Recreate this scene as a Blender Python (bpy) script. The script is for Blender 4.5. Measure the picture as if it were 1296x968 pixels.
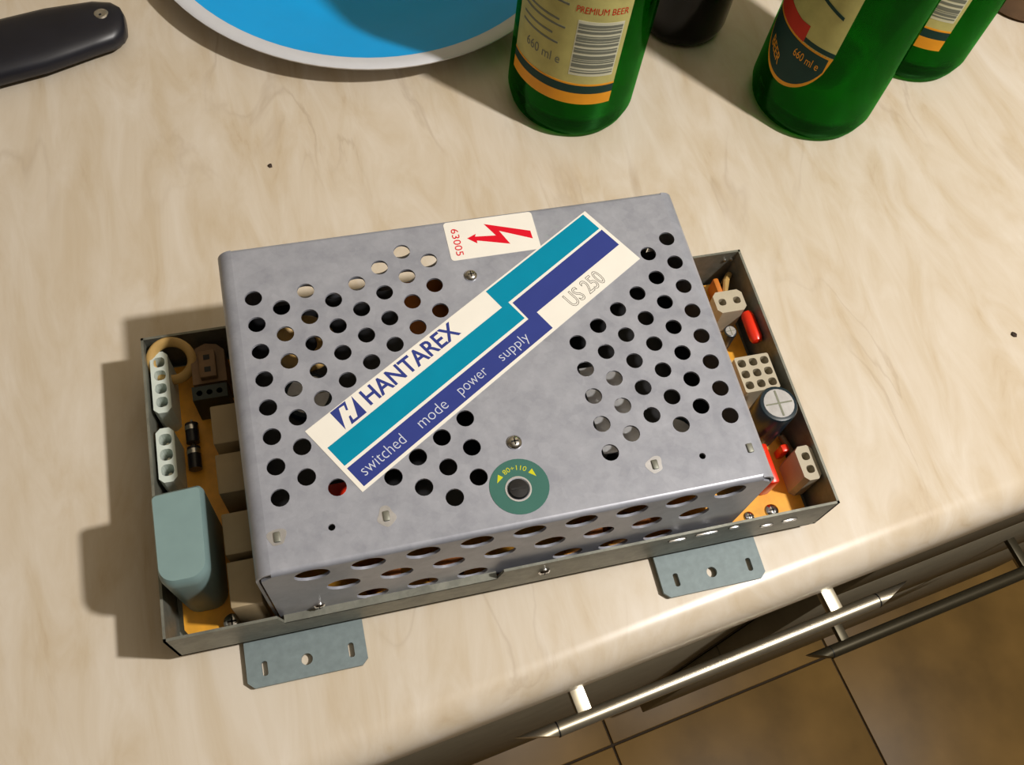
import bpy, bmesh, math, random
from mathutils import Vector, Matrix
from mathutils.geometry import delaunay_2d_cdt

random.seed(4)
for o in list(bpy.data.objects):
    bpy.data.objects.remove(o)
SC = bpy.context.scene
COL = SC.collection
# All dimensions below are in units of 12 mm (the hole pitch of the perforated cover);
# the counter surface is z = TZ in these units and 0.9 m above the floor.
U = 0.012
TZ = -7.1
def W(p):
    return Vector((p[0] * U, p[1] * U, 0.9 + (p[2] - TZ) * U))

# ---------------------------------------------------------------- camera
cam_d = bpy.data.cameras.new('camera')
cam = bpy.data.objects.new('camera', cam_d); COL.objects.link(cam)
CAMR = [[0.969402, -0.2267501, 0.0940437], [-0.1632747, -0.8816576, -0.4427428], [0.1833064, 0.4138408, -0.8917032]]
right, down, fwd = (Vector(r) for r in CAMR)
M = Matrix((right, -down, -fwd)).transposed().to_4x4()
M.translation = W((2.0904, -17.14886, 27.15728))
cam.matrix_world = M
cam_d.sensor_width = 36.0
cam_d.sensor_fit = 'HORIZONTAL'
cam_d.lens = 1195.812 / 1296.0 * 36.0
cam_d.clip_start = 0.01
cam_d.clip_end = 50
SC.camera = cam

# ---------------------------------------------------------------- world and lamp
wd = bpy.data.worlds.new('room_ambient'); SC.world = wd
wd.use_nodes = True
bg = wd.node_tree.nodes['Background']
bg.inputs['Color'].default_value = (1.0, 0.90, 0.76, 1)
bg.inputs['Strength'].default_value = 0.12
ld = bpy.data.lights.new('pendant_bulb', 'POINT')
ld.energy = 46.0
ld.color = (1.0, 0.955, 0.90)
ld.shadow_soft_size = 0.026
lamp = bpy.data.objects.new('pendant_bulb', ld); COL.objects.link(lamp)
lamp.location = W((52, -24, 76))

SC.view_settings.view_transform = 'Standard'
SC.view_settings.look = 'None'
SC.view_settings.gamma = 1.0
SC.view_settings.use_curve_mapping = False
SC.view_settings.exposure = 0.0

# ---------------------------------------------------------------- materials
def lin(c):
    return tuple(((x / 255.0) / 12.92 if x / 255.0 <= 0.04045 else ((x / 255.0 + 0.055) / 1.055) ** 2.4) for x in c)
MATS = {}
def mat(name, rgb, rough=0.5, metal=0.0, var=0.12, scale=120.0, bump=0.0, spec=0.5, coat=0.0):
    """procedural principled material: rgb is sRGB 0-255, noise varies value by var"""
    if name in MATS: return MATS[name]
    m = bpy.data.materials.new(name); m.use_nodes = True
    nt = m.node_tree; b = nt.nodes['Principled BSDF']
    col = lin(rgb)
    tc = nt.nodes.new('ShaderNodeTexCoord')
    nz = nt.nodes.new('ShaderNodeTexNoise'); nz.inputs['Scale'].default_value = scale
    nz.inputs['Detail'].default_value = 6
    nt.links.new(tc.outputs['Object'], nz.inputs['Vector'])
    rp = nt.nodes.new('ShaderNodeValToRGB')
    rp.color_ramp.elements[0].position = 0.3; rp.color_ramp.elements[1].position = 0.7
    rp.color_ramp.elements[0].color = tuple(max(0, x * (1 - var)) for x in col) + (1,)
    rp.color_ramp.elements[1].color = tuple(min(1, x * (1 + var)) for x in col) + (1,)
    nt.links.new(nz.outputs['Fac'], rp.inputs['Fac'])
    nt.links.new(rp.outputs['Color'], b.inputs['Base Color'])
    b.inputs['Roughness'].default_value = rough
    b.inputs['Metallic'].default_value = metal
    b.inputs['Specular IOR Level'].default_value = spec
    b.inputs['Coat Weight'].default_value = coat
    if bump:
        bp = nt.nodes.new('ShaderNodeBump'); bp.inputs['Strength'].default_value = bump
        bp.inputs['Distance'].default_value = 0.0004
        nt.links.new(nz.outputs['Fac'], bp.inputs['Height'])
        nt.links.new(bp.outputs['Normal'], b.inputs['Normal'])
    MATS[name] = m
    return m

def counter_material():
    m = bpy.data.materials.new('marbled_laminate'); m.use_nodes = True
    nt = m.node_tree; b = nt.nodes['Principled BSDF']; N = nt.nodes.new; Lk = nt.links.new
    tc = N('ShaderNodeTexCoord')
    mp = N('ShaderNodeMapping'); mp.inputs['Rotation'].default_value = (0, 0, math.radians(20))
    mp.inputs['Scale'].default_value = (1.0, 0.28, 1.0)
    Lk(tc.outputs['Object'], mp.inputs['Vector'])
    wn = N('ShaderNodeTexNoise'); wn.inputs['Scale'].default_value = 11; wn.inputs['Detail'].default_value = 3
    Lk(mp.outputs['Vector'], wn.inputs['Vector'])
    mx = N('ShaderNodeMix'); mx.data_type = 'VECTOR'; mx.inputs[0].default_value = 0.06
    Lk(mp.outputs['Vector'], mx.inputs[4]); Lk(wn.outputs['Color'], mx.inputs[5])
    n1 = N('ShaderNodeTexNoise'); n1.inputs['Scale'].default_value = 62; n1.inputs['Detail'].default_value = 7
    n1.inputs['Roughness'].default_value = 0.62; n1.inputs['Distortion'].default_value = 0.5
    Lk(mx.outputs[1], n1.inputs['Vector'])
    r1 = N('ShaderNodeValToRGB'); cr = r1.color_ramp
    cr.elements[0].position = 0.22; cr.elements[0].color = lin((192, 170, 140)) + (1,)
    cr.elements[1].position = 0.72; cr.elements[1].color = lin((224, 214, 199)) + (1,)
    e = cr.elements.new(0.36); e.color = lin((208, 192, 167)) + (1,)
    e = cr.elements.new(0.5); e.color = lin((215, 202, 182)) + (1,)
    Lk(n1.outputs['Fac'], r1.inputs['Fac'])
    n2 = N('ShaderNodeTexNoise'); n2.inputs['Scale'].default_value = 14; n2.inputs['Detail'].default_value = 5
    n2.inputs['Distortion'].default_value = 1.2
    Lk(mx.outputs[1], n2.inputs['Vector'])
    r2 = N('ShaderNodeValToRGB'); cr = r2.color_ramp
    cr.elements[0].position = 0.480; cr.elements[0].color = (0, 0, 0, 1)
    cr.elements[1].position = 0.520; cr.elements[1].color = (0, 0, 0, 1)
    e = cr.elements.new(0.5); e.color = (1, 1, 1, 1)
    Lk(n2.outputs['Fac'], r2.inputs['Fac'])
    n3 = N('ShaderNodeTexNoise'); n3.inputs['Scale'].default_value = 9; n3.inputs['Detail'].default_value = 2
    Lk(tc.outputs['Object'], n3.inputs['Vector'])
    r3 = N('ShaderNodeValToRGB'); r3.color_ramp.elements[0].position = 0.48; r3.color_ramp.elements[1].position = 0.66
    Lk(n3.outputs['Fac'], r3.inputs['Fac'])
    mu = N('ShaderNodeMath'); mu.operation = 'MULTIPLY'
    Lk(r2.outputs['Color'], mu.inputs[0]); Lk(r3.outputs['Color'], mu.inputs[1])
    mu2 = N('ShaderNodeMath'); mu2.operation = 'MULTIPLY'; mu2.inputs[1].default_value = 0.28
    Lk(mu.outputs[0], mu2.inputs[0])
    m2 = N('ShaderNodeMix'); m2.data_type = 'RGBA'
    Lk(mu2.outputs[0], m2.inputs[0]); Lk(r1.outputs['Color'], m2.inputs[6])
    m2.inputs[7].default_value = lin((150, 122, 88)) + (1,)
    Lk(m2.outputs[2], b.inputs['Base Color'])
    b.inputs['Roughness'].default_value = 0.30
    b.inputs['Specular IOR Level'].default_value = 0.5
    MATS['counter'] = m
    return m

def steel_material(name, a, bcol, rough, metal):
    m = bpy.data.materials.new(name); m.use_nodes = True
    nt = m.node_tree; b = nt.nodes['Principled BSDF']; N = nt.nodes.new; Lk = nt.links.new
    tc = N('ShaderNodeTexCoord')
    v = N('ShaderNodeTexVoronoi'); v.inputs['Scale'].default_value = 260
    Lk(tc.outputs['Object'], v.inputs['Vector'])
    n = N('ShaderNodeTexNoise'); n.inputs['Scale'].default_value = 70; n.inputs['Detail'].default_value = 8
    n.inputs['Roughness'].default_value = 0.7
    Lk(tc.outputs['Object'], n.inputs['Vector'])
    ad = N('ShaderNodeMath'); ad.operation = 'MULTIPLY_ADD'; ad.inputs[1].default_value = 0.10
    sp = N('ShaderNodeSeparateColor'); Lk(v.outputs['Color'], sp.inputs[0])
    Lk(sp.outputs[0], ad.inputs[0]); Lk(n.outputs['Fac'], ad.inputs[2])
    r = N('ShaderNodeValToRGB'); r.color_ramp.elements[0].position = 0.38; r.color_ramp.elements[1].position = 0.8
    r.color_ramp.elements[0].color = lin(a) + (1,); r.color_ramp.elements[1].color = lin(bcol) + (1,)
    Lk(ad.outputs[0], r.inputs['Fac']); Lk(r.outputs['Color'], b.inputs['Base Color'])
    b.inputs['Roughness'].default_value = rough; b.inputs['Metallic'].default_value = metal
    MATS[name] = m
    return m

def glass_material(name, rgb, rough=0.02, through=0.25):
    m = bpy.data.materials.new(name); m.use_nodes = True
    nt = m.node_tree; nt.nodes.clear(); N = nt.nodes.new; Lk = nt.links.new
    out = N('ShaderNodeOutputMaterial')
    g = N('ShaderNodeBsdfGlass'); g.inputs['Roughness'].default_value = rough; g.inputs['IOR'].default_value = 1.48
    t = N('ShaderNodeBsdfTransparent')
    tc = N('ShaderNodeTexCoord'); nz = N('ShaderNodeTexNoise'); nz.inputs['Scale'].default_value = 25
    Lk(tc.outputs['Object'], nz.inputs['Vector'])
    r = N('ShaderNodeValToRGB'); c = lin(rgb)
    r.color_ramp.elements[0].color = tuple(x * 0.9 for x in c) + (1,)
    r.color_ramp.elements[1].color = tuple(min(1, x * 1.1) for x in c) + (1,)
    Lk(nz.outputs['Fac'], r.inputs['Fac'])
    Lk(r.outputs['Color'], g.inputs['Color']); Lk(r.outputs['Color'], t.inputs['Color'])
    mx = N('ShaderNodeMixShader'); mx.inputs[0].default_value = through
    Lk(g.outputs[0], mx.inputs[1]); Lk(t.outputs[0], mx.inputs[2]); Lk(mx.outputs[0], out.inputs[0])
    MATS[name] = m
    return m

def tile_material():
    m = mat('floor_tile', (138, 108, 58), 0.45, 0, 0.30, 9.0, spec=0.4)
    return m

counter_m = counter_material()
steel = steel_material('galvanised_steel', (148, 151, 162), (174, 177, 187), 0.36, 0.18)
tray_m = steel_material('dull_steel', (112, 113, 104), (150, 150, 138), 0.5, 0.5)
alu = steel_material('bare_aluminium', (190, 190, 192), (225, 225, 228), 0.35, 0.8)
chrome = mat('chrome', (215, 215, 215), 0.18, 1.0, 0.05)
bracket_m = mat('grey_blue_paint', (126, 140, 142), 0.55, 0.15, 0.10, 300)
white_st = mat('white_sticker', (240, 236, 226), 0.35, 0, 0.02, spec=0.15)
teal_st = mat('teal_print', (0, 138, 170), 0.35, 0, 0.03, spec=0.15)
blue_st = mat('blue_print', (54, 66, 138), 0.35, 0, 0.03, spec=0.15)
pale_st = mat('pale_print', (206, 212, 226), 0.4, 0, 0.02, spec=0.15)
grey_st = mat('grey_print', (150, 155, 172), 0.4, 0, 0.02, spec=0.15)
red_st = mat('red_print', (222, 22, 44), 0.35, 0, 0.03, spec=0.15)
green_st = mat('green_dial_paper', (66, 112, 102), 0.4, 0, 0.04, spec=0.15)
yellow_st = mat('yellow_print', (206, 206, 40), 0.4, 0, 0.03, spec=0.15)
black_pl = mat('black_plastic', (22, 22, 24), 0.35, 0, 0.15)
blackhole = mat('dark_socket', (12, 12, 12), 0.6, 0, 0.1)
pcb_m = mat('amber_circuit_board', (236, 168, 50), 0.4, 0, 0.12, 200)
nylon = mat('white_nylon', (206, 216, 208), 0.45, 0, 0.05)
nylon_y = mat('aged_nylon', (184, 174, 152), 0.45, 0, 0.07)
nylon_s = mat('socket_grey', (120, 122, 104), 0.6, 0, 0.1)
tan_m = mat('tan_ceramic', (196, 160, 96), 0.5, 0, 0.12)
brown_m = mat('brown_bakelite', (120, 92, 62), 0.5, 0, 0.15)
beige_m = mat('beige_relay_case', (168, 150, 118), 0.5, 0, 0.06)
tealblk = mat('grey_teal_case', (126, 152, 152), 0.45, 0, 0.05, 90)
darkgreen_pl = mat('dark_green_plastic', (36, 48, 44), 0.5, 0, 0.1)
red_m = mat('red_lacquer', (232, 48, 18), 0.3, 0, 0.08)
sleeve_m = mat('dark_blue_sleeve', (22, 40, 50), 0.3, 0, 0.1)
orange_m = mat('orange_tape', (206, 120, 40), 0.5, 0, 0.12)
copper_m = mat('tinned_wire', (190, 180, 160), 0.3, 0.9, 0.05)
diode_m = mat('black_epoxy', (28, 28, 34), 0.3, 0, 0.1)
plate_w = mat('white_plastic_rim', (214, 216, 222), 0.3, 0, 0.02)
plate_b = mat('blue_plastic', (10, 172, 248), 0.3, 0, 0.04, 30)
handle_bk = mat('black_grip', (26, 27, 36), 0.38, 0, 0.15, 60)
cab_m = mat('cabinet_front', (146, 138, 118), 0.65, 0, 0.08, 40)
cab_in = mat('cabinet_carcass', (84, 76, 62), 0.6, 0, 0.1, 40)
brushed = mat('brushed_nickel', (214, 206, 184), 0.28, 0.9, 0.05, 300)
shaded_nickel = mat('shaded_nickel', (74, 68, 52), 0.4, 0.6, 0.05, 300)  # nickel darkened so the low handle looks shaded by the counter
grout_m = mat('grout', (60, 46, 26), 0.8, 0, 0.15)
tile_m = tile_material()
green_gl = glass_material('green_glass', (100, 200, 106), 0.02, 0.38)
dark_gl = mat('near_black_glass', (9, 10, 8), 0.12, 0, 0.1, spec=0.15)
brown_jar = mat('brown_stoneware', (112, 84, 58), 0.4, 0, 0.2, 60)
lab_cream = mat('label_cream', (196, 190, 120), 0.5, 0, 0.10, 120, spec=0.15)
lab_green = mat('label_dark_green', (18, 58, 52), 0.5, 0, 0.06, spec=0.15)
lab_orange = mat('label_orange', (236, 160, 36), 0.45, 0, 0.05, spec=0.15)
lab_grey = mat('label_grey', (120, 124, 112), 0.5, 0, 0.06, spec=0.15)
lab_red = mat('label_red', (206, 52, 28), 0.5, 0, 0.06, spec=0.15)
lab_pale = mat('label_pale', (214, 214, 190), 0.5, 0, 0.05, spec=0.15)
crumb_m = mat('dark_crumb', (60, 46, 36), 0.8, 0, 0.2)

# ---------------------------------------------------------------- geometry helpers (unit coordinates)
class G:
    def __init__(s): s.v = []; s.f = []
    def add(s, v, f):
        k = len(s.v); s.v += [tuple(p) for p in v]; s.f += [tuple(i + k for i in q) for q in f]; return s
    def box(s, x0, x1, y0, y1, z0, z1):
        return s.add([(x0, y0, z0), (x1, y0, z0), (x1, y1, z0), (x0, y1, z0), (x0, y0, z1), (x1, y0, z1), (x1, y1, z1), (x0, y1, z1)],
                     [(0, 3, 2, 1), (4, 5, 6, 7), (0, 1, 5, 4), (1, 2, 6, 5), (2, 3, 7, 6), (3, 0, 4, 7)])
    def bbox(s, x0, x1, y0, y1, z0, z1, b=0.06, seg=2):
        bm = bmesh.new()
        bmesh.ops.create_cube(bm, size=1)
        for v in bm.verts:
            v.co = ((x0 + x1) / 2 + v.co.x * (x1 - x0), (y0 + y1) / 2 + v.co.y * (y1 - y0), (z0 + z1) / 2 + v.co.z * (z1 - z0))
        bmesh.ops.bevel(bm, geom=bm.edges[:], offset=b, segments=seg, affect='EDGES', profile=0.5)
        bm.verts.index_update()
        s.add([v.co[:] for v in bm.verts], [[v.index for v in f.verts] for f in bm.faces]); bm.free()
        return s
    def prism(s, poly, z0, z1):
        n = len(poly)
        a = sum(poly[i][0] * poly[(i + 1) % n][1] - poly[(i + 1) % n][0] * poly[i][1] for i in range(n))
        if a < 0: poly = poly[::-1]
        v = [(x, y, z0) for x, y in poly] + [(x, y, z1) for x, y in poly]
        f = [tuple(range(n))[::-1], tuple(range(n, 2 * n))] + [(i, (i + 1) % n, n + (i + 1) % n, n + i) for i in range(n)]
        return s.add(v, f)
    def lathe(s, prof, cx=0, cy=0, n=32, closed=False):
        v = []; f = []; k = len(prof)
        for i in range(n):
            a = 2 * math.pi * i / n
            for r, z in prof: v.append((cx + r * math.cos(a), cy + r * math.sin(a), z))
        m = k if closed else k - 1
        for i in range(n):
            j = (i + 1) % n
            for q in range(m):
                w = (q + 1) % k
                f.append((i * k + q, j * k + q, j * k + w, i * k + w))
        if not closed:
            f.append(tuple(i * k for i in range(n))[::-1]); f.append(tuple(i * k + k - 1 for i in range(n)))
        return s.add(v, f)
    def cyl(s, p, q, r, n=16, r2=None):
        p = Vector(p); q = Vector(q); d = (q - p).normalized()
        a = d.orthogonal().normalized(); b = d.cross(a)
        r2 = r if r2 is None else r2
        v = [p + (a * math.cos(t) + b * math.sin(t)) * r for t in (2 * math.pi * i / n for i in range(n))]
        v += [q + (a * math.cos(t) + b * math.sin(t)) * r2 for t in (2 * math.pi * i / n for i in range(n))]
        f = [tuple(range(n))[::-1], tuple(range(n, 2 * n))] + [(i, (i + 1) % n, n + (i + 1) % n, n + i) for i in range(n)]
        return s.add(v, f)
    def tube(s, pts, r, n=8):
        pts = [Vector(p) for p in pts]; k = len(s.v); up = Vector((0.3, 0.2, 1))
        for i, p in enumerate(pts):
            d = (pts[min(i + 1, len(pts) - 1)] - pts[max(i - 1, 0)]).normalized()
            a = d.cross(up).normalized(); b = d.cross(a)
            for j in range(n):
                t = 2 * math.pi * j / n; s.v.append(tuple(p + (a * math.cos(t) + b * math.sin(t)) * r))
        for i in range(len(pts) - 1):
            for j in range(n):
                s.f.append((k + i * n + j, k + i * n + (j + 1) % n, k + (i + 1) * n + (j + 1) % n, k + (i + 1) * n + j))
        s.f.append(tuple(k + j for j in range(n))); e = k + (len(pts) - 1) * n
        s.f.append(tuple(e + j for j in range(n))[::-1])
        return s
    def torus(s, c, R, r, n=32, m=12):
        v = []; f = []
        for i in range(n):
            a = 2 * math.pi * i / n
            for j in range(m):
                b = 2 * math.pi * j / m
                v.append((c[0] + (R + r * math.cos(b)) * math.cos(a), c[1] + (R + r * math.cos(b)) * math.sin(a), c[2] + r * math.sin(b)))
        for i in range(n):
            for j in range(m):
                f.append((i * m + j, ((i + 1) % n) * m + j, ((i + 1) % n) * m + (j + 1) % m, i * m + (j + 1) % m))
        return s.add(v, f)
    def plate(s, outer, holes, fn, w0, w1):
        """sheet with real holes: outer and holes are 2D loops, fn(u,v,w) -> xyz"""
        vs = []; es = []
        for lp in [outer] + holes:
            k = len(vs); n = len(lp); vs += [Vector(p) for p in lp]; es += [(k + i, k + (i + 1) % n) for i in range(n)]
        ov, oe, of, _, _, _ = delaunay_2d_cdt(vs, es, [], 1, 1e-6)
        cen = [(sum(p[0] for p in h) / len(h), sum(p[1] for p in h) / len(h)) for h in holes]
        def inside(pt, poly):
            c = False; j = len(poly) - 1
            for i in range(len(poly)):
                if (poly[i][1] > pt[1]) != (poly[j][1] > pt[1]) and pt[0] < (poly[j][0] - poly[i][0]) * (pt[1] - poly[i][1]) / (poly[j][1] - poly[i][1]) + poly[i][0]: c = not c
                j = i
            return c
        bb = [(min(p[0] for p in h), max(p[0] for p in h), min(p[1] for p in h), max(p[1] for p in h)) for h in holes]
        keep = []
        for f in of:
            c = (sum(ov[i][0] for i in f) / len(f), sum(ov[i][1] for i in f) / len(f))
            if not inside(c, outer): continue
            if any(b[0] < c[0] < b[1] and b[2] < c[1] < b[3] and inside(c, h) for b, h in zip(bb, holes)): continue
            keep.append(f)
        n = len(ov)
        v = [fn(p[0], p[1], w1) for p in ov] + [fn(p[0], p[1], w0) for p in ov]
        fs = [tuple(f) for f in keep] + [tuple(i + n for i in f)[::-1] for f in keep]
        cnt = {}
        for f in keep:
            for i in range(len(f)):
                e = (f[i], f[(i + 1) % len(f)]); cnt[e] = 1
        for (a, b) in list(cnt):
            if (b, a) not in cnt: fs.append((b, a, a + n, b + n))
        return s.add(v, fs)

def circle(cx, cy, r, n=20, ry=None):
    ry = r if ry is None else ry
    return [(cx + r * math.cos(2 * math.pi * i / n), cy + ry * math.sin(2 * math.pi * i / n)) for i in range(n)]
def rrect(x0, x1, y0, y1, r, n=5):
    out = []
    for cx, cy, a in ((x1 - r, y1 - r, 0), (x0 + r, y1 - r, 90), (x0 + r, y0 + r, 180), (x1 - r, y0 + r, 270)):
        for i in range(n):
            t = math.radians(a + 90 * i / (n - 1)); out.append((cx + r * math.cos(t), cy + r * math.sin(t)))
    return out

def thing(name, label, cat, origin, group=None):
    o = bpy.data.objects.new(name, None); COL.objects.link(o)
    o.empty_display_size = 0.02
    o.location = W(origin)
    o['label'] = label; o['category'] = cat
    if group: o['group'] = group
    return o
ORG = {}
def finish(me, smooth):
    if smooth:
        for p in me.polygons: p.use_smooth = True
        me.set_sharp_from_angle(angle=math.radians(smooth))
def obj(name, g, m, parent=None, origin=None, smooth=35, label=None):
    """link one mesh object; coordinates of g are absolute units, rebased on the thing's (or its own) origin"""
    if parent is not None:
        top = parent
        while top.parent: top = top.parent
        base = top.location
    else:
        base = W(origin)
    me = bpy.data.meshes.new(name)
    me.from_pydata([tuple(W(p) - base) for p in g.v], [], g.f)
    bm = bmesh.new(); bm.from_mesh(me); bmesh.ops.recalc_face_normals(bm, faces=bm.faces); bm.to_mesh(me); bm.free()
    me.materials.append(m); finish(me, smooth)
    o = bpy.data.objects.new(name, me); COL.objects.link(o)
    if parent is not None: o.parent = parent
    else: o.location = base
    if label: o['label'] = label
    return o
def tag(o, label, cat, group=None):
    o['label'] = label; o['category'] = cat
    if group: o['group'] = group
    return o
def copy_part(src, parent, shift):
    o = src.copy(); COL.objects.link(o); o.parent = parent
    o.location = Vector(src.location) + Vector(shift) * U
    return o

def text_geo(txt, offset=0.0, outline=0.0):
    """text -> list of 2D verts and faces in a unit box (x 0..1 by width, y 0..1 by height)"""
    cu = bpy.data.curves.new('t', 'FONT'); cu.body = txt; cu.resolution_u = 3
    cu.offset = offset
    if outline:
        cu.fill_mode = 'NONE'; cu.bevel_depth = outline; cu.bevel_resolution = 0
    ob = bpy.data.objects.new('t', cu); COL.objects.link(ob)
    bpy.context.view_layer.update()
    dg = bpy.context.evaluated_depsgraph_get()
    me = bpy.data.meshes.new_from_object(ob.evaluated_get(dg))
    v = [tuple(p.co) for p in me.vertices]; f = [tuple(p.vertices) for p in me.polygons]
    bpy.data.objects.remove(ob); bpy.data.curves.remove(cu); bpy.data.meshes.remove(me)
    x0 = min(p[0] for p in v); x1 = max(p[0] for p in v); y0 = min(p[1] for p in v); y1 = max(p[1] for p in v)
    return [((p[0] - x0) / (x1 - x0), (p[1] - y0) / (y1 - y0)) for p in v], f
def text_on(g, txt, fn, offset=0.0, outline=0.0):
    v, f = text_geo(txt, offset, outline)
    return g.add([fn(a, b) for a, b in v], f)

# ---------------------------------------------------------------- structure: floor, cabinets, counter
EA = math.radians(7.9)                       # the counter's front edge runs at this angle
EO = Vector((6.14, -13.55, 0))
ex = Vector((math.cos(EA), math.sin(EA), 0)); ey = Vector((-math.sin(EA), math.cos(EA), 0))
def E(a, b, z):                              # a along the edge, b behind it
    p = EO + ex * a + ey * b
    return (p.x, p.y, z)
def frame(g):                                # local (a,b,z) -> unit coordinates
    g.v = [E(*p) for p in g.v]; return g
FZ = TZ - 75.0
fl = obj('floor', frame(G().box(-134, 154, -134, 54.3, FZ - 2, FZ - 0.35)), grout_m, origin=E(0, 0, FZ - 2), smooth=0)
fl['kind'] = 'structure'
TS = 28.2
t0 = G().bbox(0.12, TS - 0.12, -TS + 0.12, -0.12, FZ - 0.9, FZ, 0.12)
tile0 = None
for i in range(-1, 4):
    for j in range(-1, 2):
        a = 19.3 + (i) * TS; b = -0.95 - j * TS
        g = G(); g.v = [E(p[0] + a, p[1] + b, p[2]) for p in t0.v]; g.f = t0.f
        if tile0 is None:
            tile0 = obj('tile', g, tile_m, fl, smooth=30); a0, b0 = a, b
        else:
            copy_part(tile0, fl, ex * (a - a0) + ey * (b - b0))

# cabinets below the counter, each a thing with its drawer fronts and handles
def bar_handle(cabinet, a0, a1, z, posts, b_bar=-1.0, r=0.30, hm=None, fb=2.2):
    g = G(); n = 14
    for k, a in enumerate((a0, a0 + 1.7, a1 - 1.7, a1)):
        for j in range(n):
            t = 2 * math.pi * j / n
            y = math.cos(t) * r; zz = math.sin(t) * r
            x = a
            if k == 0: x = a0 + 0.9 - y / r * 0.9
            if k == 3: x = a1 - 0.9 + y / r * 0.9
            g.v.append((x, b_bar + y, z + zz))
    for k in range(3):
        for j in range(n):
            g.f.append((k * n + j, k * n + (j + 1) % n, (k + 1) * n + (j + 1) % n, (k + 1) * n + j))
    g.f.append(tuple(range(n))); g.f.append(tuple(range(3 * n, 4 * n)))
    h = obj('handle', frame(g), hm or brushed, cabinet, smooth=40, label='brushed metal bar handle')
    for a in (a0 + 1.7, a1 - 1.7):
        obj('end_joint', frame(G().cyl((a - 0.03, b_bar, z), (a + 0.03, b_bar, z), r * 1.03, 14)), black_pl, h)
    for a in posts:
        obj('post', frame(G().bbox(a - 0.3, a + 0.3, b_bar + 0.15, fb + 0.05, z - 0.35, z + 0.12, 0.03)), hm or brushed, h)
    return h
def cabinet(label, a0, a1, fronts, handles, fb=2.2):
    c = thing('base_cabinet', label, 'cabinet', E((a0 + a1) / 2, 8, FZ), 'base cabinets under the counter')
    obj('body', frame(G().box(a0 + 0.05, a1 - 0.05, fb + 1.45, 46, FZ + 8, TZ - 3.3)), cab_in, c, smooth=0)
    obj('plinth', frame(G().box(a0 + 0.05, a1 - 0.05, 7.0, 8.4, FZ, FZ + 8)), cab_in, c, smooth=0)
    for z0, z1 in fronts:
        obj('drawer_front', frame(G().bbox(a0 + 0.12, a1 - 0.12, fb, fb + 1.4, z0, z1, 0.1)), cab_m, c)
    for h in handles: bar_handle(c, *h, fb=fb)
    return c
HZ = -11.2
cabinet('drawer cabinet whose bright bar handle shows just past the counter edge', -14.0, 21.5,
        ((FZ + 8.5, -34.2), (-33.9, -12.8 - 3.0), (-15.5, TZ - 3.4)), ((0.35, 18.5, HZ, (3.3, 14.9)),))
cabinet('neighbouring cabinet to the right with a low bar handle coloured as if in shade', 21.5, 66.0,
        ((FZ + 8.5, -45.2), (-44.9, -24.2), (-23.9, TZ - 3.4)), ((23.0, 44.0, -34.0, (26.0, 41.0), -1.7, 0.42, shaded_nickel),), 0.7)

def room(name, box, m):
    o = obj(name, frame(G().box(*box)), m, origin=E((box[0] + box[1]) / 2, (box[2] + box[3]) / 2, box[4]), smooth=0)
    o['kind'] = 'structure'
wall_m = mat('painted_wall', (150, 138, 114), 0.8, 0, 0.04, 6)
dim_m = mat('dark_painted_wall', (70, 60, 46), 0.8, 0, 0.06, 6)
RA0, RA1, RB0, RB1, CZ = -130.0, 150.0, -130.0, 50.3, FZ + 200
room('wall_back', (RA0, RA1, RB1, RB1 + 4, FZ, CZ), wall_m)
room('wall_front', (RA0, RA1, RB0 - 4, RB0, FZ, CZ), dim_m)  # unseen front and side walls and ceiling, added to dim the front fill
room('wall_left', (RA0 - 4, RA0, RB0 - 4, RB1 + 4, FZ, CZ), wall_m)
room('wall_right', (RA1, RA1 + 4, RB0 - 4, RB1 + 4, FZ, CZ), wall_m)
room('ceiling', (RA0 - 4, RA1 + 4, RB0 - 4, RB1 + 4, CZ, CZ + 4), mat('ceiling_paint', (158, 150, 136), 0.9, 0, 0.02, 6))
prof = []
R = 1.25
for i in range(9):
    t = math.radians(90 * i / 8)
    prof.append((R - R * math.sin(t), TZ - R + R * math.cos(t)))
for i in range(5):
    t = math.radians(90 * i / 4)
    prof.append((0.8 - 0.8 * math.cos(t), TZ - 2.4 - 0.8 * math.sin(t)))
prof += [(50.0, TZ - 3.2), (50.0, TZ)]
g = G(); n = len(prof)
g.v = [(-62, b, z) for b, z in prof] + [(82, b, z) for b, z in prof]
g.f = [tuple(range(n)), tuple(range(n, 2 * n))[::-1]] + [(i, (i + 1) % n, n + (i + 1) % n, n + i) for i in range(n)]
ct = obj('countertop', frame(g), counter_m, origin=E(0, 20, TZ - 3.2), smooth=30)
tag(ct, 'cream marbled laminate kitchen countertop with rounded front edge', 'countertop')

# ---------------------------------------------------------------- power supply unit
psu = thing('power_supply', 'steel cased switched mode power supply with a perforated cover and open circuit board ends', 'power supply', (7.2, -3.8, TZ))
PX0, PX1, PY0, PY1 = -1.03, 15.28, -9.3, 2.04
TH = 0.09
ck = 0.8473
LH = [(0,0),(1,.5),(2,0),(3,.5),(4,0),(5,-.5),(6,-1),(7,-.5),(6,0),(5,.5),(4,1),(3,1.5),(2,1),(0,1),(1,1.5),(2,2),(4,2),(5,1.5),(6,1),(7,.5),(7,1.5),(6,2),(5,2.5),(3,2.5),(0,2),(1,2.5),(2,3),(4,3),(0,3),(3,3.5),(2,4),(1,3.5),(0,4),(1,4.5),(0,5),(1,5.5),(0,6),(1,6.5),(0,7),(2,7),(4,7),(5,6.5),(6,6),(7,5.5),(7,6.5),(6,7),(5,7.5),(6,8),(7,7.5)]
holes = [circle(i * ck, -j, 0.283, 18) for i, j in LH]
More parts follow.
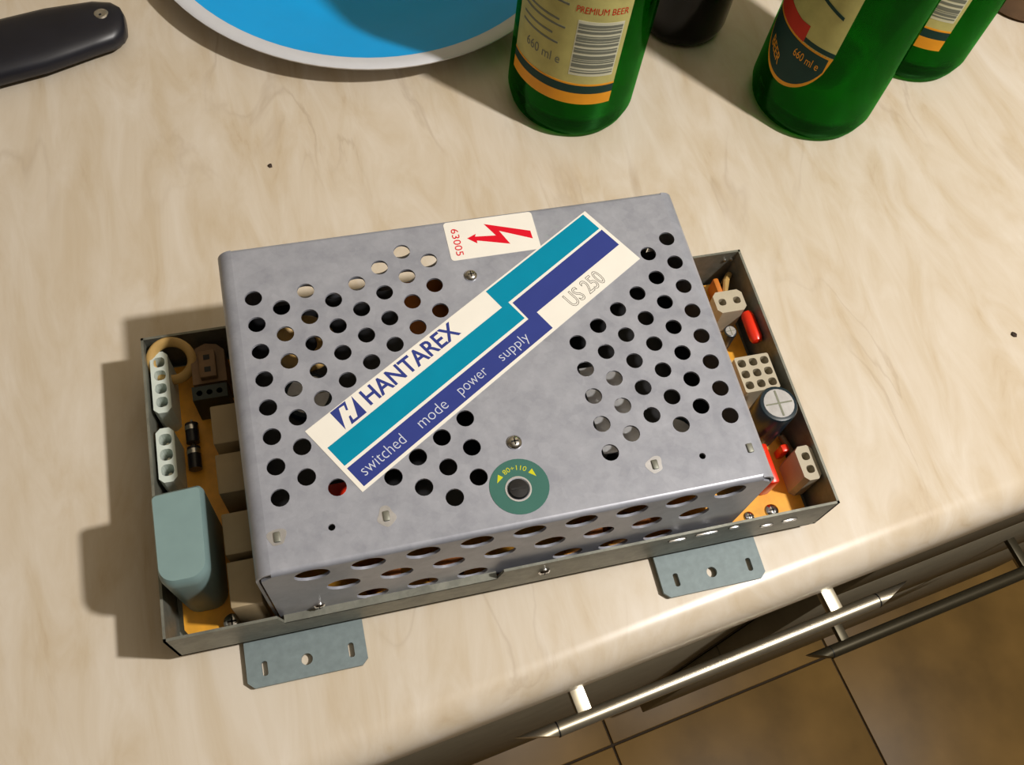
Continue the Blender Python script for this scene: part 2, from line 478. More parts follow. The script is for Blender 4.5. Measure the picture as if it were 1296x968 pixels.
for k, (s0, n) in enumerate(((0, 8), (.5, 7), (2, 6), (2.5, 5), (3, 5), (3.5, 5))):
    for j in range(n): holes.append(circle(14.406 - k * ck, -(s0 + j), 0.283, 18))
holes += [circle(1.35, -8.2, 0.11, 10), circle(13.05, -8.18, 0.11, 10)]
BR = 0.5
cov = G().plate([(PX0 + BR, PY0 + 0.16), (PX1 - BR, PY0 + 0.16), (PX1 - BR, PY1 - 0.16), (PX0 + BR, PY1 - 0.16)], holes, lambda u, v, w: (u, v, w), -TH, 0.0)
def sweep(g, pts, fn):
    """pts: outline of a bent strip as (outer, inner) pairs, swept between two stations by fn(p, k)"""
    n = len(pts)
    for k in (0, 1):
        for o_, i_ in pts: g.v.append(fn(o_, k)); g.v.append(fn(i_, k))
    b = len(g.v) - 4 * n
    for i in range(n - 1):
        o0, i0, o1, i1 = b + 2 * i, b + 2 * i + 1, b + 2 * i + 2, b + 2 * i + 3
        m = 2 * n
        g.f += [(o0, o1, o1 + m, o0 + m), (i0, i0 + m, i1 + m, i1), (o0, i0, i1, o1), (o0 + m, o1 + m, i1 + m, i0 + m)]
    g.f += [(b, b + 2 * n, b + 2 * n + 1, b + 1), (b + 2 * n - 2, b + 2 * n - 1, b + 4 * n - 1, b + 4 * n - 2)]
ZB = -5.2
for sgn, xe in ((-1, PX0), (1, PX1)):
    xc = xe - sgn * BR; pts = []
    for i in range(7):
        t = math.radians(90 * i / 6)
        pts.append(((xc + sgn * BR * math.sin(t), -BR + BR * math.cos(t)), (xc + sgn * (BR - TH) * math.sin(t), -BR + (BR - TH) * math.cos(t))))
    pts.append(((xe, ZB), (xe - sgn * TH, ZB)))
    sweep(cov, pts, lambda p, k: (p[0], (PY0 + 0.05, PY1 - 0.05)[k], p[1]))
for sgn, ye in ((-1, PY0), (1, PY1)):
    r = 0.16; yc = ye - sgn * r; pts = []
    for i in range(5):
        t = math.radians(90 * i / 4)
        pts.append(((yc + sgn * r * math.sin(t), -r + r * math.cos(t)), (yc + sgn * (r - TH) * math.sin(t), -r + (r - TH) * math.cos(t))))
    sweep(cov, pts, lambda p, k: ((PX0 + BR - 0.02, PX1 - BR + 0.02)[k], p[0], p[1]))
rows = ((-0.70, [0.56 + 1.659 * i for i in range(9)]), (-2.40, [1.38 + 1.67 * i for i in range(8)]), (-4.28, [2.22, 3.9, 5.6, 8.95, 10.6, 12.25]))
FH = [circle(x, z, 0.53, 22) for z, xs in rows for x in xs]
FX0, FX1 = PX0 + 0.16, PX1 - 0.16
def fpoly(): return [(FX0, ZB), (FX1, ZB), (FX1, -0.45), (PX1 - BR, -0.16), (PX0 + BR, -0.16), (FX0, -0.45)]
cov.plate(fpoly(), FH, lambda u, v, w: (u, w, v), PY0, PY0 + TH)
RH = [circle(x, z, 0.42, 22) for z, xs in ((-1.45, (3.4, 5.2)), (-2.33, (2.5, 4.35, 6.15)), (-3.2, (1.62, 3.5, 5.35))) for x in xs]
cov.plate(fpoly(), RH, lambda u, v, w: (u, w, v), PY1 - TH, PY1)
cover = obj('cover', cov, steel, psu, smooth=40, label='galvanised steel cover perforated with round holes')

# pressed tabs on the cover
for x, y in ((-0.23, -8.19), (2.97, -8.18), (11.45, -8.17), (14.66, -8.22)):
    p = obj('pressed_tab', G().bbox(x - 0.10, x + 0.10, y - 0.16, y + 0.16, -0.05, 0.07, 0.04), tray_m, cover)
    if x < 14: obj('worn_spot', G().prism([(x + (0.27 + 0.05 * math.sin(3 * t + x)) * math.cos(t), y + (0.29 + 0.05 * math.cos(2 * t + x)) * math.sin(t)) for t in (i * math.pi / 12 for i in range(24))], 0.001, 0.006), alu, cover, smooth=0)

# tray
TX0, TX1, TY0, TY1, RZ, BZ = -4.44, 19.08, -9.56, 1.52, -4.0, -6.4
tr = G()
tr.box(TX0, TX1, TY0, TY1, BZ, BZ + TH)
tr.box(TX0, TX0 + TH, TY0, TY1, BZ, RZ)
tr.box(TX1 - TH, TX1, TY0, TY1, BZ, RZ)
tr.box(TX0, TX1, TY1 - TH, TY1, BZ, RZ)
tr.box(-0.75, 6.45, TY0, PY0 + 0.02, RZ - 0.84, RZ - 0.76)
slots = [rrect(a, b, z - 0.1, z + 0.1, 0.09) for a, b, z in ((12.6, 13.3, -4.5), (13.6, 14.5, -4.42), (14.85, 15.3, -4.35), (16.3, 16.85, -5.05), (17.15, 17.8, -5.0))]
tr.plate([(TX0, BZ), (TX1 - 0.3, BZ), (TX1, BZ + 0.4), (TX1, RZ), (6.62, RZ), (6.45, RZ - 0.75), (-0.75, RZ - 0.75), (-0.9, RZ), (TX0, RZ)], slots,
         lambda u, v, w: (u, w, v), TY0, TY0 + TH)
tray = obj('tray', tr, tray_m, psu, smooth=30, label='shallow dull steel tray')
for sl in ((12.6, 13.3, -4.5), (13.6, 14.5, -4.42), (14.85, 15.3, -4.35), (16.3, 16.85, -5.05), (17.15, 17.8, -5.0)):
    obj('slot_gleam', G().bbox(sl[0] + 0.04, sl[1] - 0.04, TY0 - 0.05, TY0 + 0.14, sl[2] - 0.07, sl[2] + 0.06, 0.03), chrome, tray)  # bright inset stands for the lit board showing through the slot
# corner rivets on the back right wall
for x in (18.55, 18.85):
    obj('rivet', G().cyl((x, TY1 - TH, -4.5), (x, TY1 - TH - 0.06, -4.5), 0.07, 10), chrome, tray)

# mounting brackets with slots
for x0, x1 in ((-2.40, 1.70), (12.64, 16.70)):
    w = x1 - x0; m_ = (x0 + x1) / 2
    poly = [(x0, -9.0), (x0, -10.85), (x0 + 0.22, -11.06), (x1 - 0.22, -11.06), (x1, -10.85), (x1, -9.0)][::-1]
    hl = [rrect(x0 + 0.52, x0 + 0.72, -10.72, -10.22, 0.08), circle(m_, -10.46, 0.2, 16), rrect(x1 - 0.62, x1 - 0.42, -10.72, -10.22, 0.08)]
    obj('mounting_bracket', G().plate(poly, hl, lambda u, v, w_: (u, v, w_), TZ + 0.14, TZ + 0.28), bracket_m, psu, smooth=0, label='grey blue slotted mounting bracket')
for x, y in ((-3.4, -8.6), (18.0, -8.6), (-3.4, 0.6), (18.0, 0.6)):
    obj('rubber_foot', G().lathe([(0.32, TZ), (0.38, BZ)], x, y, 16), black_pl, psu)

# circuit board
PZ = -6.0
pb = G().plate([(TX0 + 0.3, TY0 + 0.75), (TX0 + 0.55, TY0 + 0.35), (TX1 - 0.35, TY0 + 0.35), (TX1 - 0.35, TY1 - 0.3), (TX0 + 0.3, TY1 - 0.3)],
               [], lambda u, v, w: (u, v, w), PZ - 0.12, PZ)
obj('circuit_board', pb, pcb_m, psu, smooth=0, label='amber circuit board')

# stickers -----------------------------------------------------------
SA = math.radians(31.6)
s1 = Vector((math.cos(SA), math.sin(SA))); s2 = Vector((math.sin(SA), -math.cos(SA)))
SO = Vector((1.0, -5.02))
def S(s, t, z):
    p = SO + s1 * s + s2 * t
    return (p.x, p.y, z)
def sprism(g, poly, z0, z1):
    h = G().prism([(a, -b) for a, b in poly], z0, z1)
    return g.add([S(a, -b, z) for a, b, z in h.v], h.f)
big = obj('label_sticker', sprism(G(), [(0, 0), (12.68, 0), (12.68, 2.68), (0, 2.68)], 0.003, 0.016), white_st, psu, smooth=0, label='white sticker with teal and blue stripes')
obj('teal_band', sprism(G(), [(0.15, 0.88), (7.65, 0.88), (7.68, 0.07), (12.52, 0.06), (12.52, 0.86), (7.95, 0.88), (7.93, 1.68), (0.15, 1.68)], 0.016, 0.021), teal_st, big, smooth=0)
# the stripe jogs upward at the step, drawn as two rectangles meeting
obj('blue_band', sprism(G(), [(0.15, 1.79), (8.0, 1.79), (8.045, 0.985), (12.55, 0.95), (12.55, 1.79), (8.40, 1.79), (8.37, 2.57), (0.15, 2.57)], 0.016, 0.021), blue_st, big, smooth=0)
def stext(txt, a0, a1, b0, b1, m, offset=0.0, outline=0.0, slant=0.0):
    g = G(); text_on(g, txt, lambda u, v: S(a0 + u * (a1 - a0) + slant * v, b0 + (1 - v) * (b1 - b0), 0.0235), offset, outline)
    return obj('lettering', g, m, big, smooth=0)
stext('HANTAREX', 2.06, 5.96, 0.09, 0.69, blue_st, 0.018)
lg = G()
for poly in ([(0.958, 0.03), (1.565, 0.03), (1.441, 0.33), (1.381, 0.30), (1.447, 0.12), (1.256, 0.10), (0.954, 0.79)],
             [(1.819, 0.03), (1.81, 0.78), (1.202, 0.78), (1.303, 0.52), (1.377, 0.51), (1.341, 0.69), (1.508, 0.70)]):
    sprism(lg, poly, 0.016, 0.021)
obj('emblem', lg, blue_st, big, smooth=0)
stext('switched', 0.40, 2.08, 1.98, 2.36, pale_st, -0.012)
stext('mode', 2.72, 3.86, 1.98, 2.36, pale_st, -0.012)
stext('power', 4.42, 5.62, 2.10, 2.47, pale_st, -0.012)
stext('supply', 6.24, 7.52, 2.01, 2.47, pale_st, -0.012)
stext('US 250', 9.48, 11.12, 1.93, 2.52, grey_st, 0.0, 0.010)

hv = obj('warning_sticker', G().prism(rrect(6.69, 9.87, 0.33, 1.92, 0.12), 0.002, 0.014), white_st, psu, smooth=0, label='white high voltage warning sticker')
obj('lightning_arrow', G().prism([(7.40, 1.16), (7.74, 1.30), (7.69, 1.19), (8.42, 1.12), (8.10, 1.66), (9.66, 1.12), (9.67, 0.79), (8.57, 1.29), (8.84, 0.70), (7.72, 1.02), (7.71, 0.90)], 0.014, 0.019), red_st, hv, smooth=0)
g = G(); text_on(g, '63005', lambda u, v: (6.88 + 0.26 * v + 0.02, 1.62 - u * 1.12, 0.022), 0.0)
obj('lettering', g, red_st, hv, smooth=0)

dial = obj('dial_sticker', G().plate(circle(7.09, -8.04, 0.93, 40, 0.90), [circle(7.04, -8.10, 0.40, 24)], lambda u, v, w: (u, v, w), 0.003, 0.015), green_st, psu, smooth=0, label='round green dial sticker')
for sg in (-1, 1):
    g = G(); cx, cy = 7.06 + sg * 0.50, -7.72
    g.prism([(cx - sg * 0.10, cy + 0.06), (cx + sg * 0.04, cy + 0.17), (cx + sg * 0.12, cy - 0.10)], 0.015, 0.020)
    obj('arrow', g, yellow_st, dial, smooth=0)
g = G()
def arc(u, v):
    a = math.radians(125 - 70 * u); r = 0.55 + 0.16 * v
    return (7.06 + r * math.cos(a), -8.06 + r * math.sin(a), 0.021)
text_on(g, '80÷110', arc, 0.0)
obj('lettering', g, yellow_st, dial, smooth=0)
g = G().lathe([(0.41, -0.3), (0.41, 0.03), (0.36, 0.03), (0.35, -0.3)], 7.04, -8.12, 28, closed=True)
obj('bushing', g, alu, dial)
kn = obj('trimmer_knob', G().lathe([(0.33, -0.35), (0.33, 0.05), (0.29, 0.10), (0.0, 0.12)], 7.04, -8.13, 24), black_pl, psu, label='black trimmer knob')
obj('knob_slot', G().box(6.80, 7.28, -8.16, -8.10, 0.10, 0.124), blackhole, kn)

# screws -------------------------------------------------------------
def screw(x, y, z, r, axis='z'):
    g = G().lathe([(r, 0), (r * 0.98, r * 0.25), (r * 0.75, r * 0.5), (r * 0.4, r * 0.6), (0.0, r * 0.62)], 0, 0, 18)
    k = G(); k.box(-r * 0.5, r * 0.5, -r * 0.1, r * 0.1, r * 0.5, r * 0.635); k.box(-r * 0.1, r * 0.1, -r * 0.5, r * 0.5, r * 0.5, r * 0.635)
    for h in (g, k):
        if axis == 'z': h.v = [(x + a, y + b, z + c) for a, b, c in h.v]
        else: h.v = [(x + a, y - c, z + b) for a, b, c in h.v]
    s = obj('screw', g, chrome, psu, label='silver cross head screw')
    obj('cross_recess', k, blackhole, s, smooth=0)
screw(7.21, -0.35, 0.0, 0.22); screw(7.27, -6.6, 0.0, 0.24)
screw(0.45, PY0, -4.35, 0.20, 'y'); screw(8.12, TY0, -4.95, 0.22, 'y')
screw(-2.52, -8.95, PZ + 0.25, 0.30); screw(17.4, -8.85, PZ, 0.26); screw(16.45, -8.9, PZ, 0.2)

# board components ---------------------------------------------------
def connector(x0, x1, y0, y1, z0, z1, nx, ny, m, label, chamfer=0.16, rs=0.5):
    w = min(x1 - x0, y1 - y0)
    poly = [(x0 + chamfer, y0), (x1 - chamfer, y0), (x1, y0 + chamfer), (x1, y1 - chamfer), (x1 - chamfer, y1), (x0 + chamfer, y1), (x0, y1 - chamfer), (x0, y0 + chamfer)]
    hl = []; dx = (x1 - x0) / nx; dy = (y1 - y0 - 2 * chamfer * (ny > 1)) / ny; yy = y0 + chamfer * (ny > 1)
    for i in range(nx):
        for j in range(ny):
            cx = x0 + dx * (i + 0.5); cy = yy + dy * (j + 0.5); h = min(dx, dy) * rs * 0.5
            hl.append(rrect(cx - h, cx + h, cy - h, cy + h, h * 0.75, 4))
    g = G().plate(poly, hl, lambda u, v, w_: (u, v, w_), z0 + 0.3, z1)
    g.prism([(a, b) for a, b in poly], z0, z0 + 0.29)
    c = obj('connector', g, m, psu, smooth=0, label=label)
    for h in hl:
        cx = sum(p[0] for p in h) / len(h); cy = sum(p[1] for p in h) / len(h)
        obj('pin', G().cyl((cx, cy, z0 + 0.2), (cx, cy, z1 - 0.45), 0.07, 8), copper_m, c)
    return c
connector(-4.24, -3.62, -1.45, 1.02, PZ, -4.3, 1, 4, nylon, 'white four way connector', rs=0.75)
connector(-4.24, -3.62, -4.1, -2.05, PZ, -4.3, 1, 3, nylon, 'white three way connector', rs=0.75)
connector(17.38, 18.62, -1.08, -0.12, PZ, -4.3, 2, 1, nylon_y, 'cream two way connector at the back', rs=0.5)
connector(17.3, 18.72, -4.62, -3.1, PZ, -4.3, 3, 3, nylon_y, 'cream nine way connector', 0.05, 0.7)
connector(18.3, 18.98, -8.45, -7.1, PZ, -4.3, 1, 2, nylon_y, 'cream two way connector at the front', rs=0.6)
rg = G().torus((0, 0, 0), 0.72, 0.17)
rg.v = [(x - 3.52, y * 0.8 + 0.68, y * 0.55 + z - 4.5) for x, y, z in rg.v]
obj('ring_core', rg, tan_m, psu, label='tan ring core')
bx = obj('terminal_housing', G().prism([(-2.85, -0.45), (-1.65, -0.45), (-1.65, 0.85), (-1.9, 1.1), (-2.3, 1.2), (-2.65, 1.05), (-2.85, 0.75)], PZ, -4.5), brown_m, psu, smooth=0, label='brown rounded terminal housing')
obj('terminal_block', G().bbox(-2.55, -1.95, -0.35, 0.75, -4.5, -4.2, 0.05), brown_m, bx)
for y in (0.45, -0.05): obj('socket', G().box(-2.36, -2.14, y - 0.1, y + 0.1, -4.2, -4.185), blackhole, bx, smooth=0)
hp = [circle(-2.63 + 0.35 * i, -0.92, 0.11, 12) for i in range(3)]
obj('socket_strip', G().plate([(-2.88, -1.18), (-1.66, -1.18), (-1.66, -0.64), (-2.88, -0.64)], hp, lambda u, v, w: (u, v, w), PZ, -4.3), darkgreen_pl, psu, smooth=0, label='dark three hole socket strip')
for y0, y1 in ((-1.5, -2.25), (-2.45, -3.3)):
    d = obj('diode', G().cyl((-3.2, y0, -5.5), (-3.2, y1, -5.5), 0.24, 14), diode_m, psu, label='black diode')
    obj('band', G().cyl((-3.2, y0 - 0.1, -5.5), (-3.2, y0 - 0.28, -5.5), 0.25, 14), chrome, d)
    obj('lead', G().tube([(-3.2, y0 + 0.18, PZ), (-3.2, y0 + 0.16, -5.52), (-3.2, y0, -5.5)], 0.04), copper_m, d)
for y0, y1 in ((-3.5, -2.05), (-5.3, -3.88), (-7.42, -6.0), (-9.15, -7.65)):
    obj('relay', G().bbox(-2.18, -1.2, y0, y1, PZ, -3.2, 0.05), beige_m, psu, label='beige block component')
tb = []
for cx_, cy_, rr_, a0_ in ((-2.66, -5.4, 0.15, 0), (-3.96, -5.47, 0.15, 90), (-3.55, -7.9, 0.52, 180), (-3.1, -7.86, 0.56, 270)):
    for i in range(7):
        t = math.radians(a0_ + 15 * i); tb.append((cx_ + rr_ * math.cos(t), cy_ + rr_ * math.sin(t)))
g = G(); cxm = sum(p[0] for p in tb) / len(tb); cym = sum(p[1] for p in tb) / len(tb)
n = len(tb); lv = [(PZ + 0.05, 0.94), (-2.45, 1.0), (-2.15, 0.975), (-2.0, 0.91)]
for z, k in lv: g.v += [(cxm + (x - cxm) * k, cym + (y - cym) * k, z) for x, y in tb]
for q in range(3):
    for i in range(n): g.f.append((q * n + i, q * n + (i + 1) % n, (q + 1) * n + (i + 1) % n, (q + 1) * n + i))
g.f += [tuple(range(n)), tuple(range(3 * n, 4 * n))]
cp = obj('capacitor_block', g, tealblk, psu, smooth=50, label='large grey teal rounded capacitor block')
obj('lead', G().tube([(-4.0, -5.3, PZ), (-4.0, -5.3, -4.6), (-3.9, -5.5, -4.2)], 0.05), copper_m, cp)

rr = obj('red_resistor', G().lathe([(0.0, 0), (0.2, 0.05), (0.26, 0.2), (0.26, 1.2), (0.2, 1.38), (0.0, 1.43)], 0, 0, 16), red_m, psu, label='red lacquered resistor')
def relay_out(o, fn):
    base = psu.location
    for v in o.data.vertices:
        u = (v.co + base - Vector((0, 0, 0.9))) / U; p = fn(u.x, u.y, u.z + TZ)
        v.co = W(p) - base
relay_out(rr, lambda x, y, z: (18.72 + x, -2.4 + z, -4.75 + y))
def electrolytic(x, y, r, z1, label):
    c = obj('electrolytic_capacitor', G().lathe([(r * 0.96, PZ), (r, PZ + 0.1), (r, z1 - 0.1), (r * 0.94, z1 - 0.02), (r * 0.82, z1)], x, y, 28), sleeve_m, psu, label=label)
    obj('can_top', G().lathe([(r * 0.80, z1 - 0.02), (r * 0.78, z1 + 0.02), (0, z1 + 0.02)], x, y, 24), alu, c)
    k = G(); k.box(x - r * 0.05, x + r * 0.05, y - r * 0.7, y + r * 0.7, z1 + 0.0, z1 + 0.03); k.box(x - r * 0.7, x + r * 0.7, y - r * 0.04, y + r * 0.04, z1, z1 + 0.028)
    obj('vent_score', k, nylon_s, c, smooth=0)
    return c
electrolytic(17.88, -5.65, 0.74, -3.3, 'large dark electrolytic capacitor with silver top')
electrolytic(17.83, -1.68, 0.27, -4.8, 'small electrolytic capacitor with silver top')
obj('film_capacitor', G().bbox(17.1, 17.5, -8.2, -6.6, PZ, -4.6, 0.1), red_m, psu, label='red film capacitor')
obj('wire_bundle', G().tube([(18.9, 1.2, PZ), (19.0 - 0.15, 1.1, -5.2), (18.5, 0.7, -4.9), (18.4, 0.1, -5.6), (18.5, -0.1, PZ)], 0.13), tan_m, psu)
obj('film_capacitor', G().bbox(18.05, 18.3, 0.1, 1.0, PZ, -5.1, 0.08), orange_m, psu, label='orange film capacitor')
obj('resistor', G().cyl((18.35, 0.1, -5.6), (18.35, 0.9, -5.6), 0.15, 12), sleeve_m, psu, label='dark axial resistor')
for i in range(5):
    obj('pin_row', G().cyl((17.35 + 0.28 * i, -2.85, PZ), (17.35 + 0.28 * i, -2.85, -5.2), 0.09, 8), tan_m, psu)
obj('resistor', G().cyl((18.7, -6.1, -5.7), (18.9, -6.9, -5.7), 0.13, 12), brown_m, psu, label='brown axial resistor')
obj('transistor', G().bbox(18.3, 18.6, -6.9, -6.6, PZ, -5.2, 0.05), red_m, psu, label='small red component')

# inside the cover, glimpsed through the holes
obj('shade_card', G().box(-0.8, 15.1, -7.9, 1.2, -2.7, -2.65), black_pl, psu, smooth=0, label='black card added under the cover to darken the holes')  # black sheet added for the shade seen through the holes
tf = obj('transformer', G().bbox(4.4, 8.2, -1.6, 1.0, PZ, -3.0, 0.1), black_pl, psu, label='dark transformer core')
obj('winding', G().bbox(4.9, 7.7, -1.3, 1.25, PZ + 0.2, -2.2, 0.25), orange_m, tf)
obj('heat_sink', G().box(10.3, 10.45, -7.1, -3.9, PZ, -1.3).box(10.3, 11.75, -7.1, -3.9, -1.3, -1.2), alu, psu, smooth=0, label='bent aluminium heat sink')
for x, y, r, h in ((1.2, -2.6, 0.9, -2.4), (3.1, -4.6, 0.9, -2.4), (13.3, -2.0, 0.8, -2.8), (13.4, -6.4, 0.8, -2.6)):
    electrolytic(x, y, r, h, 'dark electrolytic capacitor under the cover')
obj('film_capacitor', G().bbox(1.2, 2.4, -7.2, -6.0, PZ, -2.2, 0.12), red_m, psu, label='red film capacitor under the cover')
obj('toroid', G().torus((1.3, -0.5, -2.7), 0.8, 0.35), tan_m, psu, label='tan toroid choke under the cover')
obj('coil', G().lathe([(1.0, PZ), (1.0, -3.4), (0.5, -3.3), (0, -3.3)], 6.2, -6.6, 24), brown_m, psu, label='brown wound coil under the cover')
for i, x in enumerate((2.0, 4.2, 9.2, 11.0)):
    obj('film_capacitor', G().bbox(x, x + 1.3, -8.9, -8.2, PZ, -4.6, 0.1), orange_m, psu, label='orange film capacitor under the cover')

# ---------------------------------------------------------------- bottles
def bottle(label, x, y, r, gm, h=23.5, group=None):
    t = thing('beer_bottle', label, 'bottle', (x, y, TZ), group)
    b = TZ; th = 0.2
    out = [(0.0, b + 0.35), (r * 0.55, b + 0.2), (r * 0.72, b), (r * 0.84, b), (r * 0.95, b + 0.25), (r, b + 0.75), (r, b + 12.5), (r * 0.96, b + 13.5), (r * 0.8, b + 15.2), (r * 0.55, b + 17), (r * 0.43, b + 18.8), (r * 0.38, b + 22.2), (r * 0.44, b + 22.3), (r * 0.44, b + 22.9), (r * 0.38, b + 23.2), (r * 0.30, b + 23.2)]
    inn = [(r * 0.28, b + 22.9), (r * 0.34, b + 18.8), (r * 0.48, b + 17), (r * 0.74, b + 15.2), (r * 0.9, b + 13.5), (r - th, b + 12.5), (r - th, b + 1.3), (r * 0.78, b + 0.85), (r * 0.4, b + 0.75), (0.0, b + 0.9)]
    g = G(); prof = out + inn; n = 56; k = len(prof)
    for i in range(n):
        a = 2 * math.pi * i / n
        for rr_, z in prof: g.v.append((x + rr_ * math.cos(a), y + rr_ * math.sin(a), z))
    for i in range(n):
        j = (i + 1) % n
        for q in range(k - 1):
            g.f.append((i * k + q, j * k + q, j * k + q + 1, i * k + q + 1))
    o = obj('glass_body', g, gm, t, smooth=50)
    bm = bmesh.new(); bm.from_mesh(o.data); bmesh.ops.remove_doubles(bm, verts=bm.verts, dist=1e-6)
    bmesh.ops.recalc_face_normals(bm, faces=bm.faces); bm.to_mesh(o.data); bm.free()
    return t
def wrap(x, y, r):
    def fn(deg, z, lift=0.0):
        a = math.radians(deg)
        return (x + (r + lift) * math.sin(a), y - (r + lift) * math.cos(a), z)
    return fn
def strip(fn, a0, a1, zlo, zhi, lift, n=24):
    """curved band: zlo and zhi are numbers or functions of the angle"""
    lo = zlo if callable(zlo) else (lambda a: zlo); hi = zhi if callable(zhi) else (lambda a: zhi)
    g = G()
    for i in range(n + 1):
        a = a0 + (a1 - a0) * i / n
        g.v += [fn(a, lo(a), lift), fn(a, hi(a), lift), fn(a, hi(a), lift - 0.012), fn(a, lo(a), lift - 0.012)]
    for i in range(n):
        for q in range(4):
            p = 4 * i + q; s = 4 * i + (q + 1) % 4
            g.f.append((p, s, s + 4, p + 4))
    g.f += [(0, 1, 2, 3), (4 * n, 4 * n + 1, 4 * n + 2, 4 * n + 3)]
    return g
def wtext(fn, txt, a0, a1, z0, z1, lift, tilt=0.0, off=0.0):
    g = G(); text_on(g, txt, lambda u, v: fn(a0 + (a1 - a0) * u, z0 + (z1 - z0) * v + tilt * u, lift), off)
    return g
def back_label(t, x, y, r, a0, a1, dz=0.0):
    f0 = wrap(x, y, r); fn = lambda a, z, l=0.0: f0(a, z + dz, l)
    L = obj('back_label', strip(fn, a0, a1, -5.2, 5.0, 0.02, 30), lab_cream, t, label='cream back label with a barcode')
    obj('orange_band', strip(fn, a0, a1, -5.2, -4.55, 0.03, 30), lab_orange, L)
    obj('green_band', strip(fn, a0, a1, -4.55, -4.08, 0.03, 30), lab_green, L)
    obj('orange_line', strip(fn, a0, a1, -4.08, -3.98, 0.03, 30), lab_orange, L)
    w = a1 - a0; b0 = a0 + 0.60 * w; b1 = a0 + 0.95 * w
    z = -3.35
    obj('barcode_panel', strip(fn, b0 - 1, b1 + 1, -3.5, -0.55, 0.026, 12), lab_pale, L)
    while z < -0.75:
        h = random.choice((0.05, 0.08, 0.14, 0.2)); gp = random.choice((0.04, 0.07, 0.12))
        obj('barcode_bar', strip(fn, b0, b1, z, z + h, 0.033, 10), lab_grey, L)
        z += h + gp
    for z, a, b in ((-2.1, 0.08, 0.46), (-1.7, 0.08, 0.40), (-1.2, 0.08, 0.5), (-0.9, 0.08, 0.44), (0.0, 0.08, 0.5)):
        obj('text_line', strip(fn, a0 + a * w, a0 + b * w, z, z + 0.1, 0.03, 10), lab_grey, L)
    obj('lettering', wtext(fn, '660 ml e', a0 + 0.16 * w, a0 + 0.5 * w, -3.1, -2.6, 0.03), lab_grey, L)
    obj('lettering', wtext(fn, 'PREMIUM BEER', a0 + 0.56 * w, a0 + 0.97 * w, -0.17, 0.15, 0.03), lab_red, L)
    obj('emblem_line', strip(fn, a0 + 0.2 * w, a0 + 0.72 * w, lambda a: 0.75 + 0.0006 * (a - (a0 + 0.46 * w)) ** 2, lambda a: 1.1 + 0.0006 * (a - (a0 + 0.46 * w)) ** 2, 0.03, 16), lab_green, L)
    return L
B1 = (15.4, 13.5, 3.0); B2 = (27.3, 11.5, 3.05); B3 = (34.0, 14.3, 3.0)
b1 = bottle('green glass beer bottle with a cream barcode label, standing beside the blue plate', *B1, green_gl, group='green beer bottles')
back_label(b1, *B1, -86, 14, 0.55)
b2 = bottle('green glass beer bottle turned so its dark green oval front label faces left', *B2, green_gl, group='green beer bottles')
fn = wrap(*B2); c0, hw = -76.0, 39.0
def oval(d):
    return lambda a: -2.0 - d * math.sqrt(max(0.0, 1 - ((a - c0) / hw) ** 2))
L = obj('front_label', strip(fn, c0 - hw, c0 + hw, -2.0, 6.0, 0.02, 30), lab_cream, b2, label='cream and dark green front label')
obj('orange_border', strip(fn, c0 - hw, c0 + hw, oval(2.65), -1.95, 0.02, 36), lab_orange, L)
obj('green_oval', strip(fn, c0 - hw + 2, c0 + hw - 3, lambda a: min(-2.1, oval(2.65)(a) + 0.22), -2.08, 0.03, 36), lab_green, L)
obj('green_stripe', strip(fn, c0 - 2, c0 + hw, -1.92, -1.68, 0.03, 20), lab_green, L)
obj('red_ribbon', strip(fn, c0 - hw, c0 + 10, lambda a: -1.95, lambda a: -1.15 + 0.006 * abs(a - c0), 0.034, 20), lab_red, L)
obj('red_flourish', strip(fn, c0 - 30, c0 - 4, lambda a: -0.2 - 0.02 * (a - c0), lambda a: 0.35 - 0.02 * (a - c0), 0.034, 16), lab_red, L)
obj('green_swirl', strip(fn, c0 + 4, c0 + 32, lambda a: 0.5 - 0.018 * (a - c0 - 4), lambda a: 0.66 - 0.018 * (a - c0 - 4), 0.034, 16), lab_green, L)
obj('lettering', wtext(fn, '660 ml e', -70, -45, -2.85, -2.42, 0.04), lab_orange, L)
obj('lettering', wtext(fn, 'BEER', -99, -80, -3.55, -3.05, 0.04, -0.45, 0.01), lab_orange, L)
back_label(b2, *B2, 62, 132)
b3 = bottle('green glass beer bottle with a barcode label half hidden behind the oval labelled bottle', *B3, green_gl, group='green beer bottles')
back_label(b3, *B3, -95, -14, 0.45)
db = bottle('near black bottle standing between the two front green bottles', 22.4, 17.5, 2.25, dark_gl)
jar = thing('jar', 'round brown jar at the right end of the counter', 'jar', (42.2, 17.0, TZ))
obj('jar_body', G().lathe([(2.3, TZ), (2.5, TZ + 0.2), (2.6, TZ + 1.0), (2.6, TZ + 6.0), (2.3, TZ + 6.8), (2.1, TZ + 7.2), (1.9, TZ + 7.2), (1.9, TZ + 6.6), (0, TZ + 1)], 42.2, 17.0, 40), brown_jar, jar)
obj('jar_rim', G().torus((42.2, 17.0, TZ + 7.2), 2.0, 0.14), brown_jar, jar)

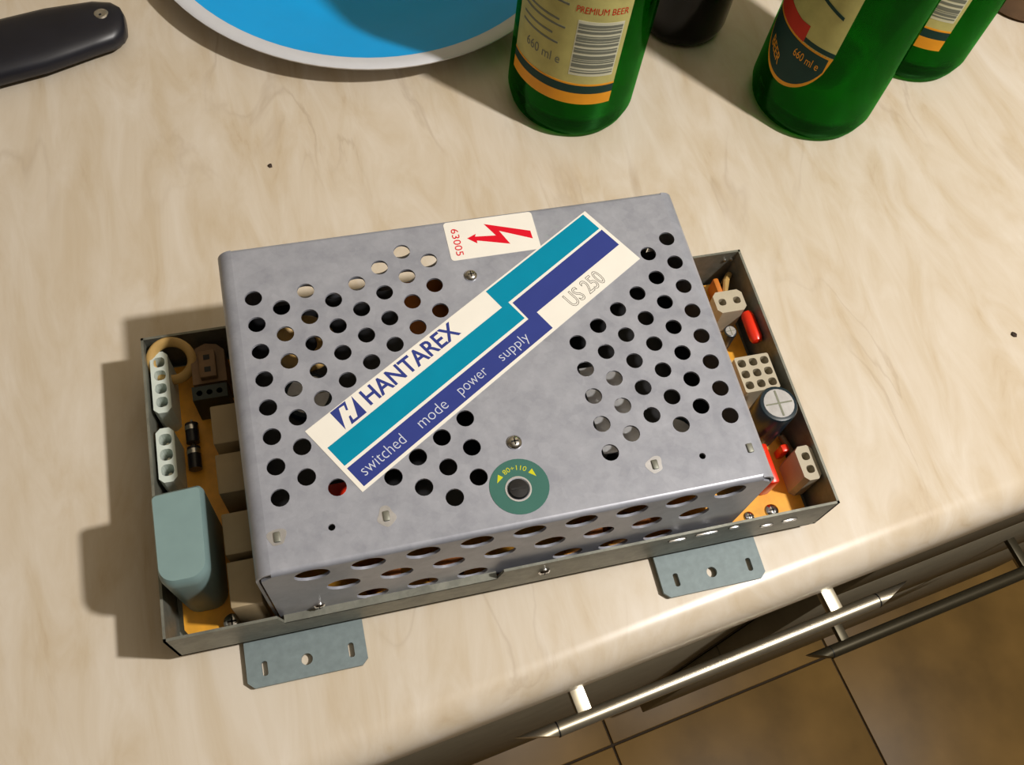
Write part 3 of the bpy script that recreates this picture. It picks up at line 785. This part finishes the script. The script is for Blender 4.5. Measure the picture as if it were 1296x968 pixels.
# ---------------------------------------------------------------- plate, handle, crumbs
PC = (7.45, 25.95)
pl = thing('plate', 'round blue plate with a white rim behind the power supply', 'plate', (PC[0], PC[1], TZ))
obj('white_shell', G().lathe([(0, TZ + 0.02), (6.3, TZ + 0.02), (6.6, TZ), (7.0, TZ + 0.1), (10.2, -6.15), (10.9, -5.86), (11.12, -5.78), (11.16, -5.68), (11.05, -5.62), (10.75, -5.64), (10.42, -5.72), (10.3, -5.95), (9.4, -6.3), (7.2, TZ + 0.2), (0, TZ + 0.12)], *PC, 96), plate_w, pl, smooth=40)
obj('blue_well', G().lathe([(0, TZ + 0.26), (6.6, TZ + 0.34), (7.4, TZ + 0.45), (8.6, -6.28), (9.6, -5.98), (10.38, -5.73), (10.42, -5.715), (10.36, -5.84), (9.5, -6.15), (7.4, TZ + 0.33), (0, TZ + 0.18)], *PC, 96), plate_b, pl, smooth=40)

hd = thing('tool_handle', 'black plastic handle with a round metal rivet beside the plate', 'handle', (-9.0, 19.2, TZ))
st = [(-4.56, 19.75, 0.55, 0.35), (-4.72, 19.83, 0.95, 0.48), (-5.1, 19.85, 1.28, 0.56), (-5.9, 19.80, 1.50, 0.60), (-7.0, 19.55, 1.66, 0.62), (-8.0, 19.32, 1.80, 0.64), (-10.1, 18.83, 1.80, 0.66), (-13.0, 18.1, 1.70, 0.64), (-17.0, 17.2, 1.45, 0.60), (-18.0, 17.0, 1.2, 0.5)]
g = G(); n = 20
for x, y, hw_, hh in st:
    for j in range(n):
        t = 2 * math.pi * j / n
        c, s = math.cos(t), math.sin(t)
        g.v.append((x, y + hw_ * math.copysign(abs(c) ** 0.75, c), TZ + 0.68 + hh * math.copysign(abs(s) ** 0.8, s) + (0.10 * (1 - abs(c)) if s > 0 else 0)))
for i in range(len(st) - 1):
    for j in range(n): g.f.append((i * n + j, i * n + (j + 1) % n, (i + 1) * n + (j + 1) % n, (i + 1) * n + j))
g.f += [tuple(range(n)), tuple((len(st) - 1) * n + j for j in range(n))]
obj('grip', g, handle_bk, hd, smooth=60)
obj('rivet', G().lathe([(0.36, TZ + 1.1), (0.36, TZ + 1.32), (0.25, TZ + 1.38), (0.12, TZ + 1.36), (0, TZ + 1.34)], -5.5, 19.95, 18), chrome, hd)

for x, y, s, lab in ((0.94, 11.20, 0.10, 'tiny dark crumb on the counter between the handle and the power supply'), (31.61, -3.03, 0.13, 'small dark crumb on the counter right of the power supply')):
    g = G().lathe([(0, TZ), (s, TZ + 0.01), (s * 0.9, TZ + s * 0.6), (0, TZ + s)], x, y, 7)
    g.v = [(a + random.uniform(-.2, .2) * s, b + random.uniform(-.2, .2) * s, c) for a, b, c in g.v]
    tag(obj('crumb', g, crumb_m, origin=(x, y, TZ)), lab, 'crumb')
